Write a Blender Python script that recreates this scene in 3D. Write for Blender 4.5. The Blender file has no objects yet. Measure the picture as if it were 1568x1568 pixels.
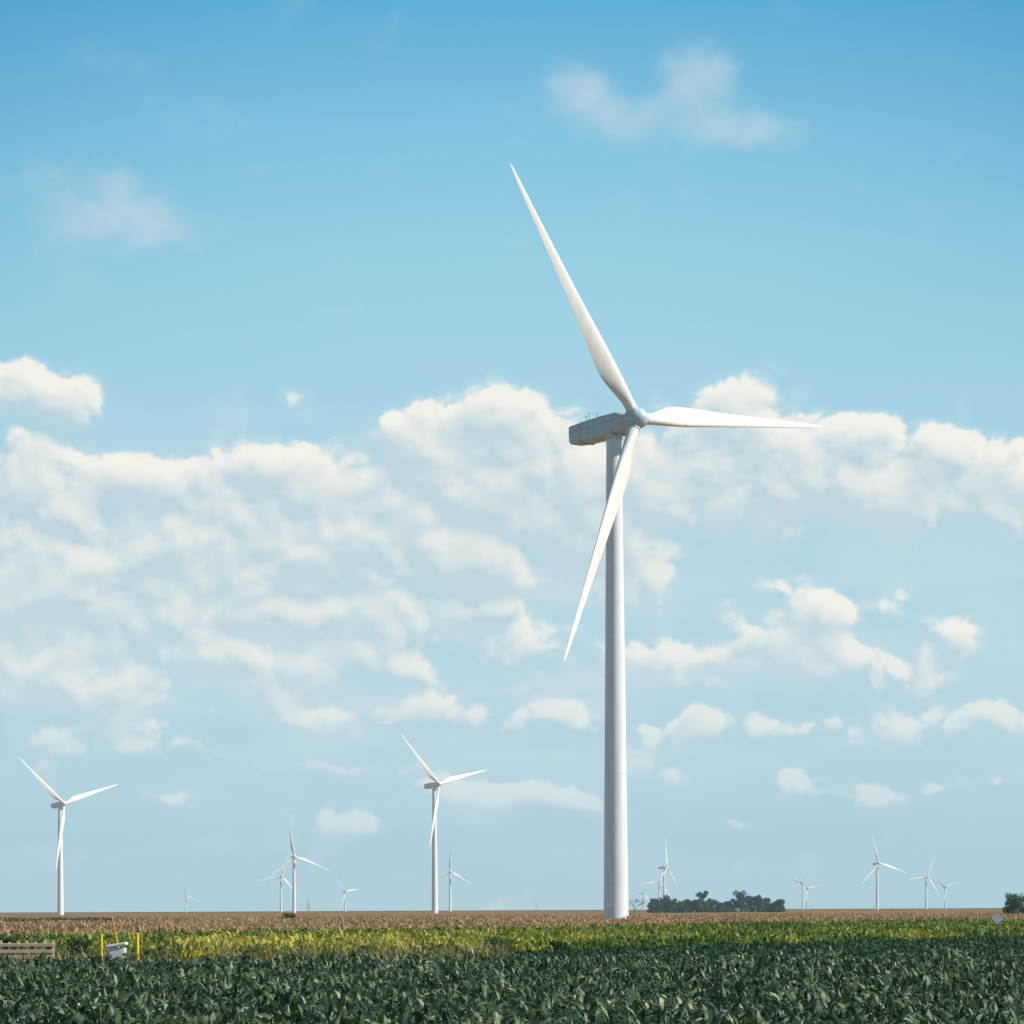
import bpy, bmesh, math, numpy as np
from mathutils import Vector, Matrix
rng = np.random.default_rng(7)
sc = bpy.context.scene
COL = sc.collection
F = 3840.0   # focal length expressed in photo pixels
EYE = 2.8

def l1(c):
    c=c/255.0
    return c/12.92 if c<=0.04045 else ((c+0.055)/1.055)**2.4
def lin(r,g,b): return (l1(r),l1(g),l1(b),1)

# ------------------------------------------------------------------ helpers
def link(o, parent=None):
    COL.objects.link(o)
    if parent is not None: o.parent = parent
    return o

def np_mesh(name, V, Q, mat, attrs=None, smooth=False, parent=None, cols=None):
    me = bpy.data.meshes.new(name)
    V = np.ascontiguousarray(V, dtype=np.float32); Q = np.ascontiguousarray(Q, dtype=np.int32)
    n = Q.shape[1]
    me.vertices.add(len(V)); me.vertices.foreach_set('co', V.ravel())
    me.loops.add(Q.size); me.loops.foreach_set('vertex_index', Q.ravel())
    me.polygons.add(len(Q)); me.polygons.foreach_set('loop_start', np.arange(len(Q),dtype=np.int32)*n)
    me.update(calc_edges=True)
    if attrs:
        for k,a in attrs.items():
            at = me.attributes.new(k,'FLOAT','POINT'); at.data.foreach_set('value', np.ascontiguousarray(a,dtype=np.float32))
    if cols is not None:
        at = me.attributes.new('sky_col','FLOAT_COLOR','POINT'); at.data.foreach_set('color', np.ascontiguousarray(cols,dtype=np.float32).ravel())
    if smooth: me.polygons.foreach_set('use_smooth', np.ones(len(Q),dtype=bool))
    me.materials.append(mat)
    return link(bpy.data.objects.new(name, me), parent)

class NT:
    def __init__(s, nt): s.nt=nt; nt.nodes.clear()
    def n(s, t, **kw):
        nd = s.nt.nodes.new(t)
        for k,v in kw.items(): setattr(nd,k,v)
        return nd
    def put(s, sock, v):
        if isinstance(v, bpy.types.NodeSocket): s.nt.links.new(v, sock)
        else: sock.default_value = v
    def m(s, op, a, b=0.0, clamp=False):
        nd = s.n('ShaderNodeMath', operation=op, use_clamp=clamp)
        s.put(nd.inputs[0],a); s.put(nd.inputs[1],b)
        return nd.outputs[0]
    def vm(s, op, a, b=(0,0,0), out=0):
        nd = s.n('ShaderNodeVectorMath', operation=op)
        s.put(nd.inputs[0],a); s.put(nd.inputs[1],b)
        return nd.outputs[out]
    def mr(s, v, a,b,c=0.0,d=1.0, t='SMOOTHSTEP'):
        nd = s.n('ShaderNodeMapRange', interpolation_type=t)
        s.put(nd.inputs[0],v)
        for i,x in enumerate((a,b,c,d)): s.put(nd.inputs[1+i],x)
        return nd.outputs[0]
    def mix(s, f, a, b, bt='MIX'):
        nd = s.n('ShaderNodeMix', data_type='RGBA', blend_type=bt)
        s.put(nd.inputs[0],f); s.put(nd.inputs[6],a); s.put(nd.inputs[7],b)
        return nd.outputs[2]
    def noise(s, vec, scale, detail=4, rough=.55, dist=0, out=0):
        nd = s.n('ShaderNodeTexNoise')
        s.put(nd.inputs['Vector'],vec); nd.inputs['Scale'].default_value=scale
        nd.inputs['Detail'].default_value=detail; nd.inputs['Roughness'].default_value=rough
        nd.inputs['Distortion'].default_value=dist
        return nd.outputs[out]
    def ramp(s, fac, stops):
        nd = s.n('ShaderNodeValToRGB'); cr=nd.color_ramp
        while len(cr.elements)<len(stops): cr.elements.new(0.5)
        for e,(p,c) in zip(cr.elements,stops): e.position=p; e.color=c
        s.put(nd.inputs[0],fac); return nd.outputs[0]

def material(name):
    m = bpy.data.materials.new(name); m.use_nodes=True
    return m, NT(m.node_tree)

def finish(w, color, rough=.6, spec=.5, trans=0.0, transcol=None, bump=None, painted_haze=0.0):
    p = w.n('ShaderNodeBsdfPrincipled'); w.put(p.inputs['Base Color'],color)
    w.put(p.inputs['Roughness'],rough); p.inputs['Specular IOR Level'].default_value=spec
    if bump is not None:
        b = w.n('ShaderNodeBump'); w.put(b.inputs['Height'],bump[0]); b.inputs['Strength'].default_value=bump[1]; b.inputs['Distance'].default_value=bump[2]
        w.nt.links.new(b.outputs[0], p.inputs['Normal'])
    o = w.n('ShaderNodeOutputMaterial'); res = p.outputs[0]
    if trans>0:
        t = w.n('ShaderNodeBsdfTranslucent'); w.put(t.inputs[0], transcol if transcol is not None else color)
        mx = w.n('ShaderNodeMixShader'); mx.inputs[0].default_value=trans
        w.nt.links.new(res,mx.inputs[1]); w.nt.links.new(t.outputs[0],mx.inputs[2]); res=mx.outputs[0]
    if painted_haze>0:   # distance haze painted into the material as a sky-coloured glow
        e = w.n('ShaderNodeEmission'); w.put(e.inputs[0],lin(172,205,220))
        mx = w.n('ShaderNodeMixShader'); mx.inputs[0].default_value=painted_haze
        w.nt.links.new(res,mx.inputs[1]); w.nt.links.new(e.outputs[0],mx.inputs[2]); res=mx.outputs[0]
    w.nt.links.new(res,o.inputs[0])

def attr(w, name):
    a = w.n('ShaderNodeAttribute', attribute_name=name); return a.outputs['Fac']
def wpos(w): return w.n('ShaderNodeNewGeometry').outputs['Position']

# ------------------------------------------------------------------ materials
def leaf_mat(name, stops, noise_scale=.15, noise_amt=.5, rough=.45, spec=.5, trans=.25, painted_haze=0.0):
    m,w = material(name)
    n = w.noise(wpos(w), noise_scale, 2, .6)
    n = w.mr(n,.32,.68,0,1,'LINEAR')
    f = w.m('ADD', w.m('MULTIPLY', attr(w,'rnd'), 1-noise_amt), w.m('MULTIPLY', n, noise_amt))
    c = w.ramp(f, stops)
    finish(w, c, rough, spec, trans, painted_haze=painted_haze)
    return m

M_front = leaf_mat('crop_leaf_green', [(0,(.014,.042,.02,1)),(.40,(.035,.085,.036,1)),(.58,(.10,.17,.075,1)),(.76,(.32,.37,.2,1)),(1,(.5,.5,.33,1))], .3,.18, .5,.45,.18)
M_soy = leaf_mat('soybean_leaf', [(0,(.015,.05,.028,1)),(.6,(.035,.1,.045,1)),(1,(.1,.17,.06,1))], .1,.3,.6,.3,.2)
M_yel = leaf_mat('turning_leaf', [(0,(.035,.09,.03,1)),(.36,(.08,.16,.04,1)),(.52,(.2,.27,.05,1)),(.68,(.47,.43,.07,1)),(1,(.7,.6,.12,1))], .09,.45,.6,.3,.3)
M_brn = leaf_mat('ripe_leaf', [(0,(.21,.135,.08,1)),(.5,(.41,.28,.165,1)),(.85,(.56,.41,.25,1)),(1,(.38,.38,.13,1))], .03,.35,.7,.2,.2)
M_weed = leaf_mat('weed_leaf', [(0,(.06,.11,.035,1)),(.4,(.15,.2,.06,1)),(.65,(.32,.26,.13,1)),(1,(.48,.38,.24,1))], .25,.6,.7,.2,.25)
M_flower = leaf_mat('yellow_flower', [(0,(.12,.18,.03,1)),(.4,(.6,.5,.03,1)),(1,(.75,.62,.05,1))], .5,.2,.6,.3,.3)
M_shrub = leaf_mat('shrub_leaf', [(0,(.03,.075,.025,1)),(.5,(.06,.13,.045,1)),(1,(.14,.2,.07,1))], .3,.3,.6,.3,.2)
M_tree = leaf_mat('tree_leaf', [(0,(.03,.065,.04,1)),(.5,(.065,.12,.06,1)),(1,(.15,.21,.09,1))], .12,.4,.7,.2,.15,painted_haze=.10)
M_tree2 = leaf_mat('near_tree_leaf', [(0,(.03,.06,.035,1)),(.5,(.065,.11,.055,1)),(1,(.13,.18,.09,1))], .2,.4,.7,.2,.15,painted_haze=.04)

def mk_bark():
    m,w = material('bark'); n=w.noise(wpos(w),3,3); finish(w, w.ramp(n,[(.3,(.09,.075,.06,1)),(.7,(.22,.19,.16,1))]),.9,.2,painted_haze=.06); return m
M_bark = mk_bark()

def mk_ground():
    m,w = material('soil'); p=wpos(w)
    a=w.noise(p,.02,3,.6); b=w.noise(p,.9,4,.7)
    c=w.ramp(a,[(.35,(.14,.12,.06,1)),(.5,(.2,.14,.08,1)),(.65,(.12,.14,.05,1))])
    c=w.mix(.5,c,w.ramp(b,[(.3,(.05,.045,.025,1)),(.7,(.24,.18,.11,1))]))
    finish(w,c,.95,.1,bump=(b,.6,.2)); return m
M_ground = mk_ground()
def mk_canopy():
    m,w = material('ripe_crop_canopy'); p=wpos(w)
    st=w.vm('MULTIPLY',p,(.25,.02,.1))
    a=w.noise(st,.25,3,.6); b=w.noise(p,.6,4,.75)
    c=w.ramp(a,[(.3,(.35,.23,.13,1)),(.55,(.45,.31,.185,1)),(.68,(.4,.32,.16,1)),(.8,(.2,.24,.09,1))])
    c=w.mix(w.mr(b,.35,.65,0,.55,'LINEAR'),w.mix(1.0,c,(.5,.5,.5,1),'MULTIPLY'),c)
    finish(w,c,.95,.05,bump=(b,1,.6)); return m
M_canopy = mk_canopy()

def mk_white(name, base, streak, painted_haze=0.0):
    m,w = material(name)
    tc = w.n('ShaderNodeTexCoord').outputs['Object']
    s = w.vm('MULTIPLY',tc,(1.2,1.2,.06))
    n = w.noise(s,1.0,4,.6); n2=w.noise(tc,.8,3,.65)
    c = w.mix(w.mr(n,.48,.8,0,streak,'LINEAR'), base, (.42,.43,.41,1))
    c = w.mix(w.mr(n2,.5,.85,0,streak*.7,'LINEAR'), c, (.5,.49,.44,1))
    finish(w,c,.38,.4,painted_haze=painted_haze); return m
M_tower = mk_white('tower_paint',(.80,.83,.83,1),.35)
M_blade = mk_white('blade_gelcoat',(.88,.87,.81,1),.25)
M_nac = mk_white('nacelle_paint',(.54,.66,.69,1),.5)
M_far = {h: mk_white('far_turbine_hazed_paint',(.82,.83,.80,1),.2,h) for h in (.05,.12,.2,.3)}  # one copy per strength of haze glow mixed into the paint
def plain(name,c,r=.6,spec=.3,var=.35,sc_=4,painted_haze=0):
    m,w=material(name); n=w.noise(w.n('ShaderNodeTexCoord').outputs['Object'],sc_,4,.65)
    cc=w.mix(w.mr(n,.35,.75,0,var,'LINEAR'),(c[0],c[1],c[2],1),(c[0]*.45,c[1]*.45,c[2]*.45,1)); finish(w,cc,r,spec,painted_haze=painted_haze); return m
M_dark = plain('dark_metal',(.06,.065,.07),.5)
M_mast = plain('mast_metal',(.2,.21,.22),.5,painted_haze=.3)
M_seam = plain('seam_grey',(.35,.37,.37),.6)
M_flange = plain('flange_paint',(.74,.76,.75),.5)
M_conc = plain('concrete',(.4,.39,.36),.9)

# ------------------------------------------------------------------ lofts
def loft(name, rings, mat, parent, caps=True, smooth=True):
    R=np.array(rings); ns,nr,_=R.shape
    V=list(R.reshape(-1,3)); Fs=[]
    for i in range(ns-1):
        for j in range(nr):
            k=(j+1)%nr
            Fs.append((i*nr+j,i*nr+k,(i+1)*nr+k,(i+1)*nr+j))
    if caps:
        Fs.append(tuple(range(nr))[::-1]); Fs.append(tuple((ns-1)*nr+j for j in range(nr)))
    me=bpy.data.meshes.new(name); me.from_pydata([tuple(v) for v in V],[],Fs); me.update()
    bm=bmesh.new(); bm.from_mesh(me); bmesh.ops.recalc_face_normals(bm,faces=bm.faces); bm.to_mesh(me); bm.free()
    if smooth:
        me.polygons.foreach_set('use_smooth', np.ones(len(Fs),dtype=bool))
        me.set_sharp_from_angle(angle=math.radians(38))
    me.materials.append(mat)
    return link(bpy.data.objects.new(name,me),parent)

def circ(c, e1, e2, r, n=24):
    a=np.linspace(0,2*np.pi,n,endpoint=False)
    return np.array(c)+r*(np.cos(a)[:,None]*np.array(e1)+np.sin(a)[:,None]*np.array(e2))

def tube(name,p0,p1,r0,r1,mat,parent,n=12):
    p0=np.array(p0,float);p1=np.array(p1,float);d=(p1-p0);d/=np.linalg.norm(d)
    h=np.array([1,0,0]) if abs(d[0])<.8 else np.array([0,1,0])
    e1=np.cross(d,h);e1/=np.linalg.norm(e1);e2=np.cross(d,e1)
    return loft(name,[circ(p0,e1,e2,r0,n),circ(p1,e1,e2,r1,n)],mat,parent)

def wind_turbine(X,Y,a_deg,H,thetas,L=43,hi=False,over=5.2,tail=9.0,tilt=5,base_r=2.0,name='wind_turbine',fm=None):
    a=math.radians(a_deg); tau=math.radians(tilt)
    mt,mb,mn=(M_tower,M_blade,M_nac) if fm is None else (fm,fm,fm)
    E=bpy.data.objects.new(name,None); E.empty_display_size=5; link(E)
    E.location=(X,Y,0); E.rotation_euler=(0,0,a-math.pi/2)
    nax=np.array([math.cos(tau),0,math.sin(tau)]); u=np.array([0,1.,0]); v=np.array([-math.sin(tau),0,math.cos(tau)])
    hub=np.array([over*math.cos(tau),0,H])
    nc=hub-nax*over   # nacelle reference above the tower
    seg=64 if hi else 16
    topz=nc[2]-1.6
    rs=[]
    for t in np.linspace(0,1,13):
        r=base_r*(1-t)+1.22*t
        rs.append(circ((0,0,t*topz),(1,0,0),(0,1,0),r,seg))
    loft('tower',rs,mt,E)
    if hi:
        for z in (topz*.31,topz*.66):
            r=base_r*(1-z/topz)+1.22*z/topz
            loft('tower_flange',[circ((0,0,z-.05),(1,0,0),(0,1,0),r+.012,seg),circ((0,0,z+.05),(1,0,0),(0,1,0),r+.012,seg)],M_flange,E)
        loft('yaw_collar',[circ((0,0,topz-.7),(1,0,0),(0,1,0),1.35,seg),circ((0,0,topz+.3),(1,0,0),(0,1,0),1.45,seg)],M_nac,E)
        loft('foundation',[circ((0,0,.0),(1,0,0),(0,1,0),3.4,seg),circ((0,0,.45),(1,0,0),(0,1,0),3.1,seg)],M_conc,E)
        ang=math.radians(-70)
        me=bpy.data.meshes.new('door'); pts=[]
        for zz in (.9,3.1):
            for da in (-.22,-.11,0,.11,.22): pts.append((2.03*math.cos(ang+da),2.03*math.sin(ang+da),zz))
        me.from_pydata(pts,[],[(i,i+1,i+6,i+5) for i in range(4)]); me.materials.append(M_flange); link(bpy.data.objects.new('door',me),E)
    def rr(s,w,zt,zb,e=6.0,n=(48 if hi else 16)):
        t=np.linspace(0,2*np.pi,n,endpoint=False)+np.pi/n
        cx=np.sign(np.cos(t))*np.abs(np.cos(t))**(2/e)*w
        q=np.sign(np.sin(t))*np.abs(np.sin(t))**(2/e)
        cz=(zt+zb)/2+q*(zt-zb)/2
        return nc+nax*s+u*cx[:,None]+v*cz[:,None]
    secs=[rr(-tail,1.45,1.4,-1.35),rr(-tail+.12,1.6,1.5,-1.5),rr(-tail+2.5,1.7,1.62,-1.75),rr(-1.8,1.75,1.7,-1.85),rr(1.9,1.75,1.65,-1.6),rr(3.1,1.35,1.35,-1.25,3.5),rr(3.55,1.2,1.2,-1.15,2.6)]
    loft('nacelle',secs,mn,E)
    if hi:
        for s in (-6.2,-2.6,1.2):
            loft('nacelle_seam',[rr(s,1.752,1.715,-1.865),rr(s+.04,1.752,1.715,-1.865)],M_seam,E)
        b=nc+v*1.6
        for k,(s,y) in enumerate(((-6.8,.5),(-5.0,-.6),(-4.4,.6))):
            p=b+nax*s+u*y
            tube('wind_vane_mast',p,p+v*1.3,.04,.03,M_dark,E,8)
            tube('wind_vane_arm',p+v*1.25-nax*.3,p+v*1.25+nax*.3,.04,.02,M_dark,E,8)
        for sy in (-1,1):
            tube('body_rail',nc-nax*(tail-.4)+u*sy*1.63+v*.35,nc+nax*1.6+u*sy*1.76+v*.35,.05,.05,M_seam,E,8)
    n=40 if hi else 12
    prof=[(-1.5,1.25),(-1.45,1.5),(-.9,1.62),(0,1.68),(.7,1.6),(1.2,1.35),(1.6,.95),(1.85,.5),(1.93,.05)]
    loft('hub',[circ(hub+nax*s,u,v,r,n) for s,r in prof],mn,E)
    ST=[(.025,1.8,1.0,0),(.045,1.8,1.0,0),(.08,1.95,.85,.2),(.12,2.5,.6,.6),(.165,3.15,.4,.9),(.21,3.5,.31,1),(.27,3.35,.27,1),(.34,3.0,.25,1),(.42,2.6,.23,1),(.5,2.22,.21,1),(.6,1.82,.2,1),(.7,1.46,.19,1),(.8,1.12,.18,1),(.88,.86,.17,1),(.94,.62,.16,1),(.98,.38,.16,1),(1,.1,.16,1)]
    npt=32 if hi else 10
    for bi,th in enumerate(thetas):
        th=math.radians(th)
        er=math.cos(th)*u+math.sin(th)*v; tt=-math.sin(th)*u+math.cos(th)*v
        rings=[]
        for f,c,tk,af in ST:
            tw=math.radians(4+16*(1-f)**2)
            ct=math.cos(tw)*tt-math.sin(tw)*nax; cn=math.cos(tw)*nax+math.sin(tw)*tt
            ph=np.linspace(0,2*np.pi,npt,endpoint=False)
            xc=.5*(1+np.cos(ph))
            cx=(xc-.5)*c; cy=.5*c*tk*np.sin(ph)
            yt=5*tk*(.2969*np.sqrt(xc)-.126*xc-.3516*xc**2+.2843*xc**3-.1036*xc**4)*c*np.sign(np.sin(ph)+1e-9)
            ax=(xc-.30)*c
            px=cx*(1-af)+ax*af; py=cy*(1-af)+yt*af
            rings.append(hub+er*(f*L)+nax*(.6*f*f)+ct*px[:,None]+cn*py[:,None])
        loft('blade_%d'%(bi+1),rings,mb,E)
        if hi:
            loft('blade_root_%d'%(bi+1),[circ(hub+er*1.2,tt,nax,1.02,32),circ(hub+er*1.9,tt,nax,1.0,32)],M_nac,E)
    return E

def unroll(x,y):
    r=math.radians(.2557); dx=x-784; dy=1393.5-y
    return dx*math.cos(r)+dy*math.sin(r), -dx*math.sin(r)+dy*math.cos(r)
Xb,Yb=16.6,400
wind_turbine(Xb,Yb,41.5,80.33,(125.2,5.2,245.2),L=43.8,hi=True,tilt=3)
def far(x,y,a,th,Lpx):
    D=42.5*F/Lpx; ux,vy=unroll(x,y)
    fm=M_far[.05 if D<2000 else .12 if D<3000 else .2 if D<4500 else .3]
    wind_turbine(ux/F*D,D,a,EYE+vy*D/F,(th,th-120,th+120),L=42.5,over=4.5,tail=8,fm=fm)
far(92,1231,43,138,105); far(665,1201,43,134,104)
far(450,1312,15,98,64); far(430,1342,20,70,40); far(285,1372,10,92,26); far(528,1365,35,128,28)
far(689,1335,10,88,46); far(1017,1328,68,85,48); far(1009,1350,30,65,36); far(985,1368,15,60,26)
far(1229,1352,15,40,35); far(1236,1360,20,10,28); far(1343,1322,25,103,51); far(1418,1343,25,65,39); far(1447,1358,15,20,30)

# ------------------------------------------------------------------ terrain
S=40000
np_mesh('ground',np.array([(-S,-S,0),(S,-S,0),(S,S,0),(-S,S,0)]),np.array([(0,1,2,3)]),M_ground)

def lineA(t): return np.interp(t,[-.4,-.204,0,.2,.4],[80,84,91,101,108])
def lineB(t): return np.interp(t,[-.4,-.2,-.1,0,.1,.204,.4],[104,106,108,118,140,172,205])
def lineC(t): return np.interp(t,[-.4,-.2,.02,.2,.4],[145,172,226,345,520])

def vnoise(x,y,s,seed=0):
    r=np.random.default_rng(seed); G=r.random((256,256)).astype(np.float32); x=x/s+seed*17.3;y=y/s+seed*5.7
    xi=np.floor(x).astype(np.int32);yi=np.floor(y).astype(np.int32);fx=x-xi;fy=y-yi
    fx=fx*fx*fx*(fx*(fx*6-15)+10);fy=fy*fy*fy*(fy*(fy*6-15)+10)
    x0=xi&255;x1=(xi+1)&255;y0=yi&255;y1=(yi+1)&255
    return (G[x0,y0]*(1-fx)+G[x1,y0]*fx)*(1-fy)+(G[x0,y1]*(1-fx)+G[x1,y1]*fx)*fy

nt_,ny_=420,260
ts=np.linspace(-.45,.45,nt_); q=np.linspace(0,1,ny_)
T,Qq=np.meshgrid(ts,q)
Y0=lineC(T); Yg=Y0*(5000/Y0)**(Qq**1.4); Xg=T*Yg
Z=.55+.35*vnoise(Xg,Yg,2.0,1)+.25*vnoise(Xg,Yg,.9,2)+.5*(vnoise(Xg,Yg,60,3)-.5)
Z[0]=0
V=np.stack([Xg,Yg,Z],-1).reshape(-1,3)
i=np.arange((ny_-1)*(nt_-1)); r_=i//(nt_-1); c_=i%(nt_-1); b=r_*nt_+c_
np_mesh('ripe_crop_field',V,np.stack([b,b+1,b+nt_+1,b+nt_],1),M_canopy)

# ------------------------------------------------------------------ leafy crops
def scatter(n, tmin,tmax, ymin, ymax, fnear=None, ffar=None):
    out=[];tot=0
    while tot<n:
        Y=np.sqrt(rng.random(n*2)*(ymax**2-ymin**2)+ymin**2); t=rng.uniform(tmin,tmax,n*2)
        ok=np.ones(len(Y),bool)
        if fnear is not None: ok&=Y>fnear(t)
        if ffar is not None: ok&=Y<ffar(t)
        out.append(np.stack([t[ok]*Y[ok],Y[ok]],1)); tot+=ok.sum()
    return np.concatenate(out)[:n]

def leaves(name,P,H,nl,Lr,Wr,e0r,dr,mat,lo=.45,seg=3,spread=.12,hvar=.15,parent=None,bias=None,hscale=None):
    n=len(P); N=n*nl
    h=H*(1+hvar*rng.normal(size=n)*.6)
    if hscale is not None: h=h*hscale
    px=np.repeat(P[:,0],nl);py=np.repeat(P[:,1],nl);hh=np.repeat(h,nl)
    z0=hh*rng.uniform(lo,1,N)
    az=rng.uniform(0,2*np.pi,N); Ln=rng.uniform(*Lr,N); W=rng.uniform(*Wr,N)/2
    e0=np.radians(rng.uniform(*e0r,N)); dd=np.radians(rng.uniform(*dr,N))
    ro=rng.normal(size=N)*.5
    x=px+rng.normal(size=N)*spread; y=py+rng.normal(size=N)*spread; z=z0.copy()
    sx=-np.sin(az)*np.cos(ro); sy=np.cos(az)*np.cos(ro); sz=np.sin(ro)
    prof={2:[.5,1,.12],3:[.35,1,.8,.08]}[seg]
    V=np.empty((N,seg+1,2,3),np.float32)
    for k in range(seg+1):
        w=W*prof[k]
        V[:,k,0]=np.stack([x+sx*w,y+sy*w,z+sz*w],1); V[:,k,1]=np.stack([x-sx*w,y-sy*w,z-sz*w],1)
        e=e0-dd*(k/seg); st=Ln/seg
        x=x+np.cos(az)*np.cos(e)*st; y=y+np.sin(az)*np.cos(e)*st; z=z+np.sin(e)*st
    V[...,2]=np.maximum(V[...,2],.01)
    b=(np.arange(N)*(seg+1)*2)[:,None]+(np.arange(seg)*2)[None,:]
    b=b.ravel(); Q=np.stack([b,b+1,b+3,b+2],1)
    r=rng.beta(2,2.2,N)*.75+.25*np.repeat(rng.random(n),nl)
    # lower leaves are darker
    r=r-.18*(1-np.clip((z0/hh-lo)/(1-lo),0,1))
    if bias is not None: r=r+np.repeat(bias,nl)
    r=np.clip(r,0,1)
    return np_mesh(name,V.reshape(-1,3),Q,mat,{'rnd':np.repeat(r,(seg+1)*2)},parent=parent)

P=scatter(34000,-.27,.27,22,110,ffar=lineA)
# crop drilled in rows 0.76 m apart, running obliquely across the view
ca,sa=math.cos(math.radians(24)),math.sin(math.radians(24))
ru=P[:,0]*ca+P[:,1]*sa; rv=-P[:,0]*sa+P[:,1]*ca
rv=np.round(rv/.76)*.76+rng.normal(size=len(P))*.12
P=np.stack([ru*ca-rv*sa,ru*sa+rv*ca],1)
hs=.80+.36*vnoise(P[:,0],P[:,1],1.3,401)+.10*(vnoise(P[:,0],P[:,1],7,402)-.5)
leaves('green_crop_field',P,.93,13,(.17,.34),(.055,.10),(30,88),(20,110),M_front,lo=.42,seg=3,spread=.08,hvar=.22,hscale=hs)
P=scatter(18000,-.02,.32,90,215,fnear=lineA,ffar=lineB)
leaves('soybean_field',P,.8,8,(.14,.26),(.09,.15),(0,70),(10,70),M_soy,seg=2,spread=.15)
P=scatter(10000,-.32,.0,78,120,fnear=lineA,ffar=lambda t:lineB(t)+6)
leaves('roadside_weeds',P,.8,9,(.15,.45),(.03,.09),(30,88),(5,70),M_weed,lo=.15,seg=2,hvar=.5)
P=scatter(45000,-.3,.3,98,540,fnear=lineB,ffar=lambda t:lineC(t)+8)
tt_=P[:,0]/P[:,1]
bi_=.50*np.exp(-((tt_+.045)/.085)**2)*(1-.5*np.clip((P[:,1]-lineB(tt_))/90,0,1))-.08+.5*(vnoise(P[:,0],P[:,1]*.35,9,301)-.5)
leaves('yellowing_crop_field',P,.95,8,(.25,.5),(.1,.2),(10,85),(10,90),M_yel,lo=.4,seg=2,spread=.2,hvar=.35,bias=bi_)
P=scatter(60000,-.28,.28,168,620,fnear=lineC,ffar=lambda t:np.full_like(t,620))
d=np.hypot(P[:,0]-Xb,P[:,1]-Yb); P=P[d>3.6]
leaves('ripe_crop_plants',P,1.1,6,(.3,.6),(.1,.2),(30,88),(5,80),M_brn,lo=.5,seg=2,spread=.25,hvar=.3,bias=np.full(len(P),.08))

# ------------------------------------------------------------------ trees
def tree_parts(cx,cy,h,w,nleaf,lsz,clumps,seed,low=.15):
    r=np.random.default_rng(seed)
    Vs=[];R=[];C=[]
    for k in range(clumps):
        a=r.uniform(0,2*np.pi); q=math.sqrt(r.random())*.36*w; zz=r.uniform(low+.12,.86)*h
        q*= (1-.55*max(0,(zz/h-.5))*2*.8)
        C.append((cx+q*math.cos(a),cy+q*math.sin(a),zz,w*r.uniform(.09,.19),r.uniform(-.3,.3)))
    per=nleaf//clumps
    for (x,y,z,rad,bi) in C:
        dv=r.normal(size=(per,3)); dv/=np.linalg.norm(dv,axis=1)[:,None]
        rr_=rad*r.random(per)**.4
        c=np.array([x,y,z])+dv*rr_[:,None]*[1.1,1.1,.85]
        n1=r.normal(size=(per,3));n1/=np.linalg.norm(n1,axis=1)[:,None]
        n2=np.cross(n1,r.normal(size=(per,3)));n2/=np.linalg.norm(n2,axis=1)[:,None]
        s=lsz*r.uniform(.5,1.2,per)[:,None]
        quad=np.stack([c-n1*s,c+n2*s*.6,c+n1*s,c-n2*s*.6],1)
        Vs.append(quad); R.append(np.repeat(np.clip(.5+bi+r.normal(size=per)*.18,0,1),4))
    return np.concatenate(Vs).reshape(-1,3),np.concatenate(R),C
def limb_mesh(segs,nr=6):
    V=[];Q=[]
    for p0,p1,r0,r1 in segs:
        p0=np.array(p0,float);p1=np.array(p1,float);d=p1-p0;d/=np.linalg.norm(d)+1e-9
        hh=np.array([1,0,0]) if abs(d[0])<.8 else np.array([0,1,0]);e1=np.cross(d,hh);e1/=np.linalg.norm(e1);e2=np.cross(d,e1)
        b=len(V);V+=list(circ(p0,e1,e2,r0,nr))+list(circ(p1,e1,e2,r1,nr))
        for j in range(nr):k=(j+1)%nr;Q.append((b+j,b+k,b+nr+k,b+nr+j))
    return np.array(V),np.array(Q)
def make_trees(name,specs,lsz,nleaf,clumps,mat=None,low=.15):
    E=bpy.data.objects.new(name,None);link(E);AV=[];AR=[];LV=[]
    for s,(x,y,h,w) in enumerate(specs):
        V,R,C=tree_parts(x,y,h,w,nleaf,lsz,clumps,100+s+int(abs(x)),low=low);AV.append(V);AR.append(R)
        LV.append(((x,y,0),(x,y,h*.35),h*.035,h*.025)); LV.append(((x,y,h*.35),(x+.2,y,h*.75),h*.025,h*.01))
        for c in C[::2]: LV.append(((x,y,h*rng.uniform(.2,.5)),c[:3],h*.014,h*.005))
    V=np.concatenate(AV); np_mesh('foliage',V,np.arange(len(V)).reshape(-1,4),mat or M_tree,{'rnd':np.concatenate(AR)},parent=E)
    V,Q=limb_mesh(LV); np_mesh('trunks_and_limbs',V,Q,M_bark,parent=E)
    return E
def at(x,D): return (x-784)/F*D
D=1350
sp=[(997,9.5,9),(1013,11,10),(1032,9,8),(1048,8.5,8),(1070,14,10),(1088,10,9),(1108,7.6,7),(1128,13.4,11),(1142,10.8,9),(1156,11.3,9),(1172,9.8,9),(1187,8.8,8),(1060,8.5,8),(1120,9,8),(1100,6.5,8),(1022,8.5,9),(1040,6,9),(1165,7,9),(1183,6,10),(1000,6,9)]
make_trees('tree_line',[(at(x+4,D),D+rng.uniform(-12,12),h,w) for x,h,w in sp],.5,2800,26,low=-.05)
D=560
make_trees('leafy_tree',[(at(1553,D),D,6.6,5.8),(at(1580,D),D+2,7.3,6.5)],.15,9000,50,mat=M_tree2,low=-.05)
make_trees('green_bush',[(at(441,470),470,2.5,4.2)],.12,2500,20,M_shrub,low=.0)
segs=[]
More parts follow.
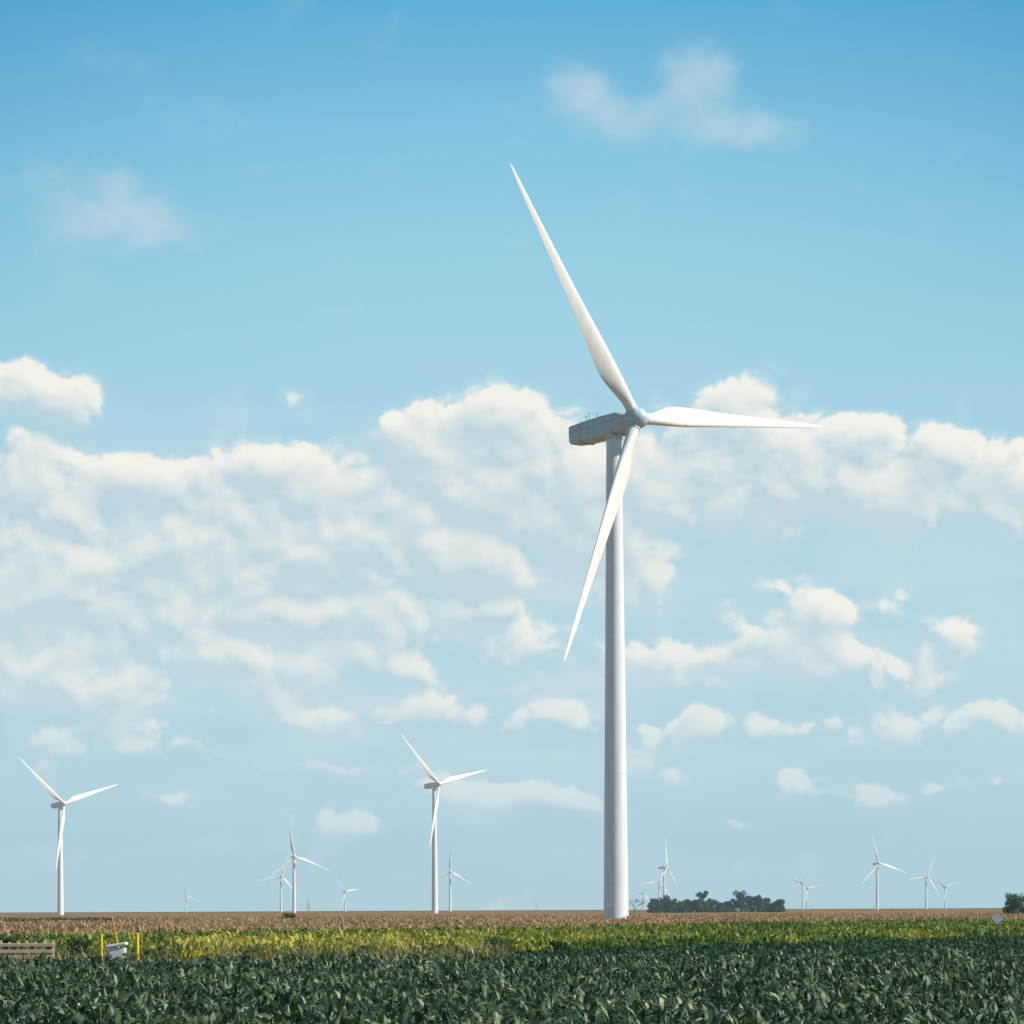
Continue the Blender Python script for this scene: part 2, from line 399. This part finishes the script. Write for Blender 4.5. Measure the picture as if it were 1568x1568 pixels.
def branch(p,d,l,r,k):
    q_=p+d*l; segs.append((p,q_,r,r*.7))
    if k==0: return
    for _ in range(3 if k>1 else 4):
        nd=d+rng.normal(size=3)*.55; nd[2]=abs(nd[2])*.7+.15; nd/=np.linalg.norm(nd)
        branch(q_,nd,l*rng.uniform(.6,.8),r*.6,k-1)
branch(np.array([at(972,1150),1150,0.]),np.array([0,0,1.]),2.9,.22,5)
V,Q=limb_mesh(segs,4); np_mesh('bare_tree',V,Q,M_bark)

P=scatter(5000,-.215,-.16,400,460); leaves('green_hedge_strip',P,1.3,6,(.3,.6),(.15,.3),(10,80),(10,80),M_shrub,lo=.4,seg=2,spread=.3)
def shrub(name,xpx,D,h,w,n=900,mat=M_shrub,ls=.06):
    return make_trees(name,[(at(xpx,D),D,h,w)],ls,n*4,22,mat,low=.0)
shrub('weedy_bush',118,100,1.9,1.7); shrub('weedy_bush',60,106,1.75,1.9); shrub('weedy_bush',18,108,2.0,1.7)
shrub('weedy_bush',238,100,1.7,1.3,mat=M_weed); shrub('weedy_bush',385,104,1.5,1.8,mat=M_weed)
shrub('weedy_bush',30,87,1.25,1.3,mat=M_weed); shrub('weedy_bush',-5,88,1.35,1.2);shrub('weedy_bush',80,88,1.2,.9)
shrub('flowering_bush',318,96,1.5,1.3,mat=M_flower,ls=.05);shrub('flowering_bush',290,97,1.35,1.1,mat=M_flower,ls=.05)
shrub('weedy_bush',765,118,1.6,2.2,n=1200); shrub('weedy_bush',860,122,1.4,1.6); shrub('weedy_bush',690,116,1.3,1.8)
shrub('weedy_bush',262,104,1.4,1.8); shrub('weedy_bush',560,112,1.3,2.2); shrub('weedy_bush',470,108,1.25,1.6,mat=M_weed)

# ------------------------------------------------------------------ small objects
def box(bm,c,s,rot=None):
    r=bmesh.ops.create_cube(bm,size=1); vs=r['verts']
    bmesh.ops.scale(bm,vec=s,verts=vs)
    if rot: bmesh.ops.rotate(bm,cent=(0,0,0),matrix=rot,verts=vs)
    bmesh.ops.translate(bm,vec=c,verts=vs)
def bobj(name,bm,mat,parent=None,bev=.012):
    me=bpy.data.meshes.new(name);bm.to_mesh(me);bm.free();me.materials.append(mat);o=link(bpy.data.objects.new(name,me),parent)
    m=o.modifiers.new('b','BEVEL');m.width=bev;m.segments=2;return o
M_wood=plain('weathered_wood',(.74,.54,.38),.85,.2,.5,6); M_yellow=plain('yellow_plastic',(.85,.6,.02),.5,.4,.15); M_orange=plain('orange_plastic',(.85,.4,.03),.5,.4,.1)
M_wp=plain('white_painted_metal',(.8,.8,.74),.45,.4,.35,2); M_sign=plain('sign_back_metal',(.5,.6,.66),.35,.5,.2)
D=90; x0=at(-30,D); x1=at(84,D)
E=link(bpy.data.objects.new('wooden_fence',None))
for i,z in enumerate((1.62,1.4,1.18,.95)):
    bm=bmesh.new(); box(bm,((x0+x1)/2,D-.075,z+(.008,-.01,.004,-.006)[i]),(x1-x0-.05*(i%2),.04,.12))
    bobj('board_%d'%(i+1),bm,M_wood,E)
for i,x in enumerate(np.linspace(x0+.1,x1-.08,9)):
    bm=bmesh.new(); box(bm,(x,D,.87),(.09,.1,1.72+.1*((i*7)%3)/2)); bobj('post_%d'%(i+1),bm,M_wood,E)
def marker(xpx,D,h,r=.055):
    E=link(bpy.data.objects.new('yellow_marker_post',None)); X=at(xpx,D)
    tube('post',(X,D,0),(X,D,h-.06),r,r,M_yellow,E,16)
    loft('cap',[circ((X,D,h-.058),(1,0,0),(0,1,0),r+.012,16),circ((X,D,h-.02),(1,0,0),(0,1,0),r+.012,16),circ((X,D,h),(1,0,0),(0,1,0),r*.5,16)],M_yellow,E)
marker(155,91,2.0); marker(210,92,2.03,.07)
E=link(bpy.data.objects.new('leaning_marker_pole',None)); D=93
p0=np.array([at(193,D),D,0.]);p1=np.array([at(171,D),D,2.68]);mid=p0+(p1-p0)*.72
tube('pole_lower',p0,mid,.035,.03,M_yellow,E); tube('pole_upper',mid,p1,.024,.018,M_orange,E)
D=90; E=link(bpy.data.objects.new('utility_cabinet',None)); X=at(177,D)
bm=bmesh.new(); box(bm,(X,D+.3,.8),(.62,.45,1.4)); bobj('body',bm,M_wp,E,.02)
bm=bmesh.new(); box(bm,(X,D+.29,1.6),(.74,.58,.12),Matrix.Rotation(math.radians(-9),3,'Y')); bobj('lid',bm,M_wp,E,.04)
bm=bmesh.new(); box(bm,(X+.02,D+.062,1.1),(.5,.02,.6)); bobj('door',bm,M_wp,E,.005)
bm=bmesh.new(); box(bm,(X-.17,D+.045,1.2),(.03,.02,.12)); bobj('handle',bm,M_dark,E,.003)
bm=bmesh.new(); box(bm,(X,D+.3,.05),(.8,.6,.1)); bobj('plinth',bm,M_conc,E)
for xp,h_,w_,mt_ in ((164,1.55,.6,M_weed),(176,1.42,.7,M_shrub),(190,1.5,.7,M_weed),(203,1.45,.6,M_weed),(148,1.5,.7,M_shrub)):
    shrub('weedy_bush',xp,88.7,h_,w_,n=700,mat=mt_,ls=.035)
D=150; X=at(1527,D); E=link(bpy.data.objects.new('road_sign',None))
tube('post',(X,D,0),(X,D,2.5),.035,.035,M_dark,E,10)
bm=bmesh.new(); box(bm,(X,D-.05,2.15),(.5,.012,.5),Matrix.Rotation(math.radians(45),3,'Y')); bobj('panel',bm,M_sign,E,.004)
def mast(name,xpx,D,h,w):
    X=at(xpx,D); s=[]
    c=[(X-w/2,D-w/2),(X+w/2,D-w/2),(X+w/2,D+w/2),(X-w/2,D+w/2)]
    for (x,y) in c: s.append(((x,y,0),(X+(x-X)*.25,D+(y-D)*.25,h),.12,.1))
    k=9
    for i in range(k):
        f0=1-.75*i/k;f1=1-.75*(i+1)/k
        for j in range(4):
            a,b=c[j],c[(j+1)%4]
            s.append(((X+(a[0]-X)*f0,D+(a[1]-D)*f0,h*i/k),(X+(b[0]-X)*f1,D+(b[1]-D)*f1,h*(i+1)/k),.07,.07))
    V,Q=limb_mesh(s,4); np_mesh(name,V,Q,M_mast)
mast('lattice_mast',471,3000,19,2.4); mast('lattice_mast',821,3000,12,1.2); mast('lattice_mast',474,3050,13,1.5)

# ------------------------------------------------------------------ camera
cam=bpy.data.cameras.new('camera'); co=link(bpy.data.objects.new('camera',cam)); sc.camera=co
co.location=(0,0,EYE); co.rotation_euler=(math.radians(90),math.radians(.2557),0)
cam.sensor_width=36; cam.lens=18/(784/F); cam.shift_y=609.5/1568; cam.clip_end=80000; cam.clip_start=.5

# ------------------------------------------------------------------ sun + world
az=math.radians(102); el=math.radians(41)
sd=Vector((math.sin(az)*math.cos(el),math.cos(az)*math.cos(el),math.sin(el)))
sl=bpy.data.lights.new('sun','SUN'); sl.energy=5.0; sl.angle=math.radians(.5); sl.color=(1,.955,.87)
so=link(bpy.data.objects.new('sun',sl)); so.rotation_euler=sd.to_track_quat('Z','Y').to_euler(); so.location=(100,-50,200)
world=bpy.data.worlds.new('World'); sc.world=world; world.use_nodes=True
w=NT(world.node_tree)
sky=w.n('ShaderNodeTexSky',sky_type='NISHITA'); sky.sun_disc=False; sky.sun_elevation=el; sky.sun_rotation=az; sky.air_density=1.0; sky.dust_density=.6; sky.ozone_density=2.0
bg=w.n('ShaderNodeBackground'); w.put(bg.inputs[0],sky.outputs[0]); bg.inputs[1].default_value=.05
o=w.n('ShaderNodeOutputWorld'); w.nt.links.new(bg.outputs[0],o.inputs[0])

# ------------------------------------------------------------------ sky: distant cloud backdrop all around the horizon
BL=[(30,600,105,48,.95),(115,625,60,42,.85),(80,725,150,55,.95),(170,770,90,60,.85),(90,880,130,60,.85),(40,800,120,80,.7),(210,870,120,60,.7),
(430,732,80,48,1.0),(540,795,150,70,1.0),(360,780,90,60,.85),(470,850,200,55,.85),(250,820,120,60,.45),(300,900,160,40,.65),
(740,640,85,58,1.1),(660,680,80,50,.95),(820,680,90,60,.95),(740,740,170,65,.95),(900,740,120,60,.95),(700,800,180,50,.75),
(1110,640,80,46,1.0),(1190,690,110,70,1.1),(1060,730,150,75,1.05),(1290,740,120,65,1.0),(1350,672,46,34,1.0),(1440,715,90,58,.8),(1520,740,90,50,.7),(1200,780,260,42,.95),(1380,790,120,36,.7),
(900,855,130,42,.9),(720,870,160,38,.8),(640,945,220,34,.85),(800,980,60,30,.85),(775,922,28,15,.85),(980,880,40,46,.8),(480,930,160,30,.7),
(200,1010,270,36,.85),(510,1015,85,40,.9),(40,1030,130,40,.8),(110,1065,110,28,.75),(630,1025,35,22,.85),(650,1075,70,32,.8),(460,1095,120,26,.7),(260,940,160,30,.65),(60,930,100,40,.75),
(1275,960,52,50,1.05),(1310,1025,110,32,.9),(1395,1035,60,26,.85),(1470,965,50,42,.9),(1375,930,36,26,.8),(1440,1110,100,30,.8),(1540,1100,60,28,.75),(1540,1000,50,30,.6),
(1030,1020,75,36,.9),(1035,1125,65,28,.85),(850,1105,55,28,.8),(740,1220,95,26,.85),(860,1225,70,20,.7),(530,1262,80,24,.8),(90,1140,80,30,.8),(1210,1197,55,22,.95),(1320,1217,80,22,.95),(480,1180,90,24,.75),(285,1222,60,20,.75),(1140,1272,50,12,.7),(280,1150,120,22,.7),(200,1110,90,26,.7),(1000,1180,70,18,.65),(1480,1200,70,18,.7),(1100,1110,60,22,.6),(1250,1120,80,20,.55)]
WS=[(880,130,62,42,1.0),(945,180,80,36,.85),(1085,125,55,55,1.0),(1140,195,75,32,.85),(190,352,110,48,.95),(60,300,100,36,.4)]
def fbm(x,y,s,oct_,seed,rough=.5,bil=False):
    t=0;a=1;tot=0
    for k in range(oct_):
        ca,sa=math.cos(.6*k+.3),math.sin(.6*k+.3)
        n=vnoise(x*ca-y*sa,x*sa+y*ca,s,seed+k)
        t=t+a*(np.abs(2*n-1) if bil else n); tot+=a; a*=rough; s*=.5
    return t/tot
def smooth(a,b,x):
    t=np.clip((x-a)/(b-a),0,1); return t*t*(3-2*t)
def blur(A,n):
    n=max(1,int(n))
    for ax in (0,1):
        for _ in range(2):
            p=np.pad(A,[(n,n) if k==ax else (0,0) for k in (0,1)],mode='edge')
            c=np.cumsum(p,axis=ax,dtype=np.float64)
            if ax==0: A=(c[2*n:]-c[:-2*n])/(2*n)
            else: A=(c[:,2*n:]-c[:,:-2*n])/(2*n)
    return A.astype(np.float32)
def sky_color(us,vs):
    U,Vv=np.meshgrid(us,vs); U=U.astype(np.float32);Vv=Vv.astype(np.float32)
    du=us[1]-us[0]; dv=vs[1]-vs[0]
    wx=(fbm(U,Vv,100,4,40)-.5)*60; wy=(fbm(U,Vv,100,4,60)-.5)*45
    X=U+wx; Y=Vv+wy
    one=np.ones_like(U); onew=np.ones_like(U)
    if us[-1]>-1000 and us[0]<1000:
        for lst,tgt,kk in ((BL,one,.75),(WS,onew,.9)):
            for x,y,rx,ry,s in lst:
                cx,cy=x-784,1393.5-y
                dy=(Y-cy)/ry
                d2=((X-cx)/(rx*1.08))**2+(dy/1.08)**2
                tgt*=1-min(.97,kk*s)*np.exp(-d2**1.15*.9)
    M=1-one; Wm=1-onew
    out=smooth(900,1150,np.abs(U))
    M=np.maximum(M,.85*out*smooth(.42,.75,fbm(U,Vv*1.6,380,4,80))*(1-smooth(700,1100,Vv)))
    bil=fbm(X,Y*1.15,95,6,100,.5,True); f=fbm(X*.85,Y*1.2,70,6,120,.52)
    bg_=smooth(.4,.75,fbm(U*.7,Vv*1.5,210,4,170))*np.exp(-((Vv-430)/300)**2)*.28   # faint distant puffs
    D=1.5*np.maximum(M,bg_+.75*M)-.54+1.15*(bil-.33)+1.1*(f-.5)-.6*smooth(780,900,Vv)*(1-smooth(.15,.5,M))
    Dp=np.clip(D,0,1.2)
    acc=np.zeros_like(Dp)
    for k in range(1,9):
        sx=int(round(8*k*.5/du)); sy=int(round(8*k*.86/dv))
        sh=np.zeros_like(Dp)
        if sx<Dp.shape[1] and sy<Dp.shape[0]:
            sh[:Dp.shape[0]-sy,:Dp.shape[1]-sx]=Dp[sy:,sx:]
        acc+=sh
    light=np.exp(-acc*.40)
    Db=blur(np.clip(D,-.3,1.5),5/du)
    def rel(A,px):
        a=max(1,int(round(px*.86/dv)));b=max(1,int(round(px*.5/du)))
        return A-np.roll(np.roll(A,-a,0),-b,1)
    relief=np.clip(rel(Db,24)*1.15,-.35,.5)+np.clip(rel(blur(D,1.5/du),6)*.8,-.1,.13)
    light=np.clip(.15+.66*light*smooth(.0,.45,D)+relief*.75,0,1)
    low=smooth(20,520,Vv)
    soft=smooth(-.38,.72,D); sharp=smooth(-.04,.34,D)
    kk=np.clip(light*1.2,0,1)
    alpha=(soft*(1-kk)+sharp*kk)*(.44+.52*low)
    ys=[0,120,330,500,800,1000,1200,1300,1394,1700,2400]
    cs=[(176,206,218),(174,207,221),(174,212,226),(172,213,228),(164,211,229),(152,206,227),(129,194,223),(113,184,219),(96,175,215),(70,150,205),(60,130,195)]
    G=np.stack([np.interp(Vv,ys,[l1(c[k]) for c in cs]) for k in range(3)],-1)
    side=np.clip(np.abs(U)/784,0,1.6)**2*smooth(500,1394,Vv)
    G*=(1-side[...,None]*np.array([.30,.16,.08]))
    veil=np.exp(-((Vv-440)/260)**2)*(.25+.65*smooth(.35,.72,fbm(U*.55,Vv*2.2,150,5,150)))*(1-.45*smooth(150,650,U))
    vc=np.array([l1(198),l1(219),l1(228)])
    G=G+(vc-G)*np.clip(veil,0,.85)[...,None]
    sh=np.array([l1(192),l1(214),l1(223)]); li=np.array([l1(244),l1(243),l1(234)])
    C=sh+(li-sh)*light[...,None]
    hz=np.array([l1(198),l1(218),l1(225)]); C=C+(hz-C)*(1-low)[...,None]*.5
    R=G+(C-G)*alpha[...,None]
    wf=smooth(.1,1.25,Wm*1.08+.7*(f-.5)+.5*(bil-.33))*.58
    wc=np.array([l1(210),l1(222),l1(228)])
    R=R+(wc-R)*wf[...,None]
    return np.concatenate([R,np.ones(R.shape[:2]+(1,))],-1)
RAD=30000.0
def sky_patch(us,vs):
    Cc=sky_color(us,vs); U,Vv=np.meshgrid(us,vs)
    a=U/F; V=np.stack([RAD*np.sin(a),RAD*np.cos(a),EYE+RAD*Vv/F],-1)
    ny,nx=U.shape; i=np.arange((ny-1)*(nx-1)); b=(i//(nx-1))*nx+i%(nx-1)
    return V.reshape(-1,3),np.stack([b,b+1,b+nx+1,b+nx],1),Cc.reshape(-1,4)
full=math.pi*F
fine_u=np.linspace(-920,920,1260); fine_v=np.linspace(-30,1470,1020)
parts=[sky_patch(fine_u,fine_v),sky_patch(np.linspace(920,full,900),np.linspace(-30,1470,130)),sky_patch(np.linspace(-full,-920,900),np.linspace(-30,1470,130)),sky_patch(np.linspace(-full,full,800),np.linspace(1470,2300,30))]
off=0;VV=[];QQ=[];CC=[]
for v_,q_,c_ in parts: VV.append(v_);QQ.append(q_+off);CC.append(c_);off+=len(v_)
m,w=material('sky_air'); a_=w.n('ShaderNodeAttribute',attribute_name='sky_col')
em=w.n('ShaderNodeEmission'); w.put(em.inputs[0],a_.outputs['Color']); em.inputs[1].default_value=1
o=w.n('ShaderNodeOutputMaterial'); w.nt.links.new(em.outputs[0],o.inputs[0]); m.cycles.emission_sampling='NONE'
np_mesh('sky',np.concatenate(VV),np.concatenate(QQ),m,cols=np.concatenate(CC))

sc.view_settings.view_transform='Standard'; sc.view_settings.look='None'; sc.view_settings.exposure=0
